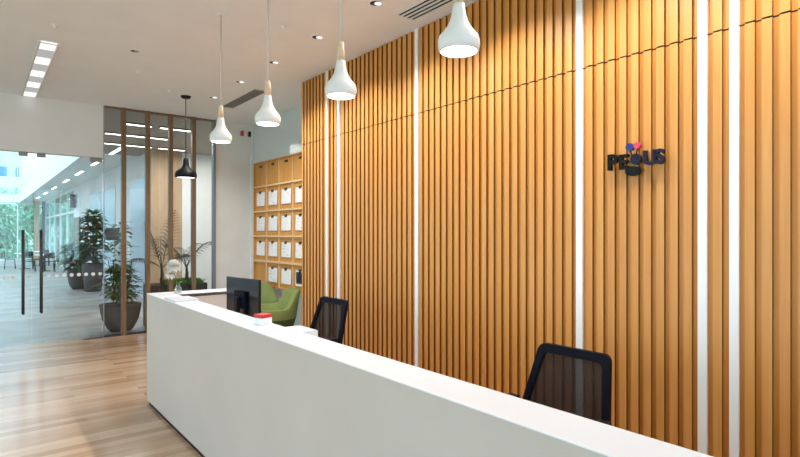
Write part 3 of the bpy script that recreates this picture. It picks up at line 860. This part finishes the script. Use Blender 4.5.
def bush(bm, n, h0, h1, rad, ll, lw, droop=.4):
    for i in range(n):
        t = random.random(); a = random.uniform(0, 2*PI)
        z = h0+(h1-h0)*t
        rr = rad*(.35+.65*math.sin(PI*min(1, .15+t*.85)))*random.uniform(.05, .75)
        p = (rr*math.cos(a), rr*math.sin(a), z)
        leaf(bm, p, (math.cos(a), math.sin(a), random.uniform(-.1, .8)), (0, 0, 1), ll*random.uniform(.7, 1.2), lw*random.uniform(.7, 1.2), droop)

b1 = thing('potted_shrub', 'leafy shrub in a dark round bowl planter behind the glass partition', 'plant', (1.92, 10.12, 0))
bm = BM(); lathe(bm, [(0, 0), (.17, 0), (.22, .05), (.30, .20), (.335, .38), (.345, .46), (.32, .46), (.31, .41), (0, .41)], 40); obj('pot', bm, 'pot', b1)
bm = BM(); lathe(bm, [(.308, .412), (0, .44)], 24); obj('soil', bm, 'soil', b1)
bm = BM()
for k in range(7):
    a = k*.9; tube(bm, [(.05*math.cos(a), .05*math.sin(a), .42), (.14*math.cos(a), .14*math.sin(a), .8), (.2*math.cos(a+.3), .2*math.sin(a+.3), 1.2)], [.012, .009, .005], 6)
obj('stem', bm, 'bark', b1)
bm = BM(); bush(bm, 460, .54, 1.12, .42, .17, .075); bush(bm, 60, 1.1, 1.85, .26, .2, .09); obj('foliage', bm, 'leaf_mid', b1)

b1.scale = (.94, .94, 1)
b2 = thing('potted_tree', 'tall dark green tree plant in a tapered pot by the corridor wall', 'plant', (2.62, 17.6, 0))
bm = BM(); pot_lathe(bm, .29, .21, .80); obj('pot', bm, 'pot', b2)
bm = BM(); lathe(bm, [(.255, .71), (0, .74)], 24); obj('soil', bm, 'soil', b2)
bm = BM(); tube(bm, [(0, 0, .7), (.02, .01, 1.3), (-.02, 0, 2.0)], [.03, .025, .012], 8); obj('trunk', bm, 'bark', b2)
bm = BM(); bush(bm, 330, .85, 2.15, .36, .34, .16); obj('foliage', bm, 'leaf_dark', b2)
bm = BM(); bush(bm, 60, 2.0, 2.3, .22, .26, .12, .2); o = obj('top_foliage', bm, 'leaf_mid', b2); o['label'] = 'brighter green leaves at the top'

b3 = thing('potted_shrub', 'broad dark shrub with long drooping leaves in a round pot, left of the tall one', 'plant', (2.38, 18.6, 0))
bm = BM(); lathe(bm, [(0, 0), (.16, 0), (.24, .12), (.29, .4), (.29, .62), (.265, .62), (.26, .56), (0, .56)], 36); obj('pot', bm, 'pot', b3)
bm = BM(); lathe(bm, [(.258, .562), (0, .58)], 24); obj('soil', bm, 'soil', b3)
bm = BM(); bush(bm, 130, .65, 1.35, .42, .5, .15, .55)
for _ in range(26):
    a = random.uniform(0, 2*PI); tube(bm, [(0, 0, .57), (.2*math.cos(a), .2*math.sin(a), random.uniform(.8, 1.2))], [.008, .004], 5)
obj('foliage', bm, 'leaf_dark', b3)

# trough behind the partition with two palms
tg = thing('planter_trough', 'dark planter trough with green ground cover behind the partition', 'planter', (2.84, 10.2, 0))
bm = BM()
for s in (-1, 1): box(bm, -.47, .47, s*.24-.02, s*.24+.02, 0, .75)
for s in (-1, 1): box(bm, s*.47-.02, s*.47+.02, -.26, .26, 0, .75)
box(bm, -.45, .45, -.22, .22, 0, .7); obj('trough', bm, 'pot', tg)
bm = BM(); box(bm, -.448, .448, -.218, .218, .701, .745); obj('soil', bm, 'soil', tg)
bm = BM()
for _ in range(650):
    x, y = random.uniform(-.2, .44), random.uniform(-.2, .2)
    leaf(bm, (x, y, .74), (random.uniform(-.5, .5), random.uniform(-.5, .5), 1), (0, 1, .1), random.uniform(.08, .16), .018, .3, 2)
g = obj('ground_cover', bm, 'grass', tg); g['kind'] = 'stuff'

def palm(loc, label, fronds, mat):
    p = thing('palm_plant', label, 'plant', loc, 0, None)
    bm = BM(); tube(bm, [(0, 0, 0), (.01, 0, .18), (0, .01, .34)], [.035, .028, .018], 8); obj('trunk', bm, 'bark', p)
    for (a, ln, rise, dr) in fronds:
        d = Vector((math.cos(a), math.sin(a), 0))
        bm = BM(); pts = []
        for i in range(11):
            t = i/10
            pts.append(Vector((0, 0, .28))+d*(ln*t*math.cos(rise)) + Vector((0, 0, ln*(t*math.sin(rise)-dr*t*t))))
        tube(bm, pts, [.008*(1-.8*i/10) for i in range(11)], 5)
        s = Vector((-d.y, d.x, 0))
        for i in range(6, 33, 2):
            t = i/33*10; k = int(t); q = pts[k].lerp(pts[min(k+1, 10)], t-k)
            dd = (pts[min(k+1, 10)]-pts[k]).normalized()
            L_ = ln*.46*math.sin(PI*(.18+.78*i/33))
            for sg in (-1, 1): leaf(bm, q, s*sg*1.0+dd*.75+Vector((0, 0, .05)), (0, 0, 1), L_*.85, .03, .45, 3)
        obj('frond', bm, mat, p)
palm((2.60, 10.2, .746), 'palm with upright fronds at the left end of the planter trough', [(2.6, 1.1, 1.3, .2), (.3, 1.25, 1.36, .12), (4.4, .95, 1.15, .3), (1.5, .9, 1.1, .3), (3.4, .7, .75, .4), (5.6, .7, .85, .4)], 'leaf_palm')
palm((3.02, 10.15, .746), 'palm with arching dark fronds at the right end of the planter trough', [(-.25, 1.15, 1.15, .5), (.5, .85, 1.2, .4), (3.0, .85, 1.15, .4), (4.2, .7, 1.0, .45), (1.8, .7, 1.1, .35)], 'leaf_palm')

# ------------------------------------------------------------------ other lobby things
sg = thing('corridor_sign', 'dark grey blade sign fixed to the corridor wall behind the glass', 'sign', (3.33, 17.5, 1.65))
bm = BM(); box(bm, -.40, -.04, -.015, .015, -.18, .18); bevel(bm, .004); obj('sign_plate', bm, 'sign_grey', sg)
bm = BM(); box(bm, -.04, -.0005, -.03, .03, -.03, .03); obj('bracket', bm, 'dark_metal', sg)
sp = thing('wall_speaker', 'black upright box hung high on the white corridor wall', 'speaker', (3.33, 26.6, 3.05))
bm = BM(); box(bm, -.22, -.04, -.14, .14, -.28, .28); bevel(bm, .01); obj('cabinet', bm, 'black', sp)
bm = BM(); box(bm, -.04, -.0005, -.04, .04, -.06, .06); obj('bracket', bm, 'dark_metal', sp)

def cafe_table(x, y, label):
    t = thing('cafe_table', label, 'table', (x, y, 0), 0, 'tables at the far end of the atrium')
    bm = BM(); lathe(bm, [(0, .71), (.4, .71), (.4, .74), (0, .74)], 28); obj('tabletop', bm, 'white_lacquer', t)
    bm = BM(); tube(bm, [(0, 0, .02), (0, 0, .709)], .03, 10); lathe(bm, [(0, 0), (.24, 0), (.22, .02), (0, .02)], 24); obj('pedestal', bm, 'dark_metal', t)
def cafe_chair(x, y, rz, label):
    c = thing('cafe_chair', label, 'chair', (x, y, 0), rz, 'dark chairs at the far end of the atrium')
    bm = BM(); box(bm, -.21, .21, -.21, .21, .43, .46); bevel(bm, .01); obj('seat', bm, 'black', c)
    bm = BM(); box(bm, .19, .22, -.2, .2, .6, .84); bevel(bm, .01); obj('backrest', bm, 'black', c)
    for sx, sy in ((-1, -1), (-1, 1), (1, -1), (1, 1)):
        bm = BM(); tube(bm, [(sx*.18, sy*.18, .43), (sx*.21, sy*.2, 0)], .014, 6)
        if sx > 0: tube(bm, [(sx*.18, sy*.18, .43), (sx*.2, sy*.18, .62)], .012, 6)
        obj('leg', bm, 'black', c)
TT = [(1.75, 31.0, 'small round table at the far end, leftmost by the door handles'), (2.35, 28.4, 'small round table at the far end, middle one'), (2.6, 33.6, 'small round table at the far end, nearest the dark corner post')]
for i, (x, y, l) in enumerate(TT):
    cafe_table(x, y, l)
    nm = ['leftmost far table', 'middle far table', 'far table nearest the corner post'][i]
    cafe_chair(x+.55, y-.1, 0, 'dark chair on the right of the %s' % nm)
    cafe_chair(x-.55, y+.1, PI, 'dark chair on the left of the %s' % nm)
    cafe_chair(x+.1, y-.6, -PI/2, 'dark chair in front of the %s' % nm)

# ------------------------------------------------------------------ light
W = bpy.data.worlds.new('sky'); sc.world = W; W.use_nodes = True
bg = W.node_tree.nodes['Background']; bg.inputs[0].default_value = (.66, .88, 1.0, 1); bg.inputs[1].default_value = 3.2

def area(name, loc, rot, sx, sy, e, col):
    L = bpy.data.lights.new(name, 'AREA'); L.shape = 'RECTANGLE'; L.size = sx; L.size_y = sy; L.energy = e; L.color = col
    o = bpy.data.objects.new(name, L); COL.objects.link(o); o.location = loc; o.rotation_euler = rot; return o
# daylight entering by the left-hand windows and falling from the atrium roof
area('unseen_window_light', (-4.75, 3.2, 1.9), (0, -PI/2, 0), 2.9, 12.5, 165, (1, .98, .97))
area('unseen_window_light', (-.2, -3.7, 1.9), (PI/2, 0, PI), 6.4, 2.7, 300, (.93, .97, 1))  # added fill from behind the camera, for bulkhead, end wall and pendants
area('daylight_roof', (-3.4, 27, 9.6), (0, 0, 0), 10, 24, 700, (.86, .96, 1))
area('lobby_lamps', (3.6, 12.0, 3.62), (0, 0, 0), 3.0, 2.5, 120, (1, .95, .88))

# ------------------------------------------------------------------ camera
cam = bpy.data.cameras.new('camera'); co = bpy.data.objects.new('camera', cam); COL.objects.link(co)
cam.lens = 24; cam.sensor_width = 36; cam.sensor_fit = 'HORIZONTAL'; cam.shift_y = 5.5/800
cam.clip_start = .05; cam.clip_end = 300
co.location = (0, 0, CAM_H); co.rotation_euler = (PI/2, 0, -math.atan(422.5/533.33))
sc.camera = co
vs = sc.view_settings
sc.display_settings.display_device = 'sRGB'
vs.view_transform = 'Standard'; vs.look = 'None'; vs.gamma = 1; vs.use_curve_mapping = False; vs.exposure = 0.13
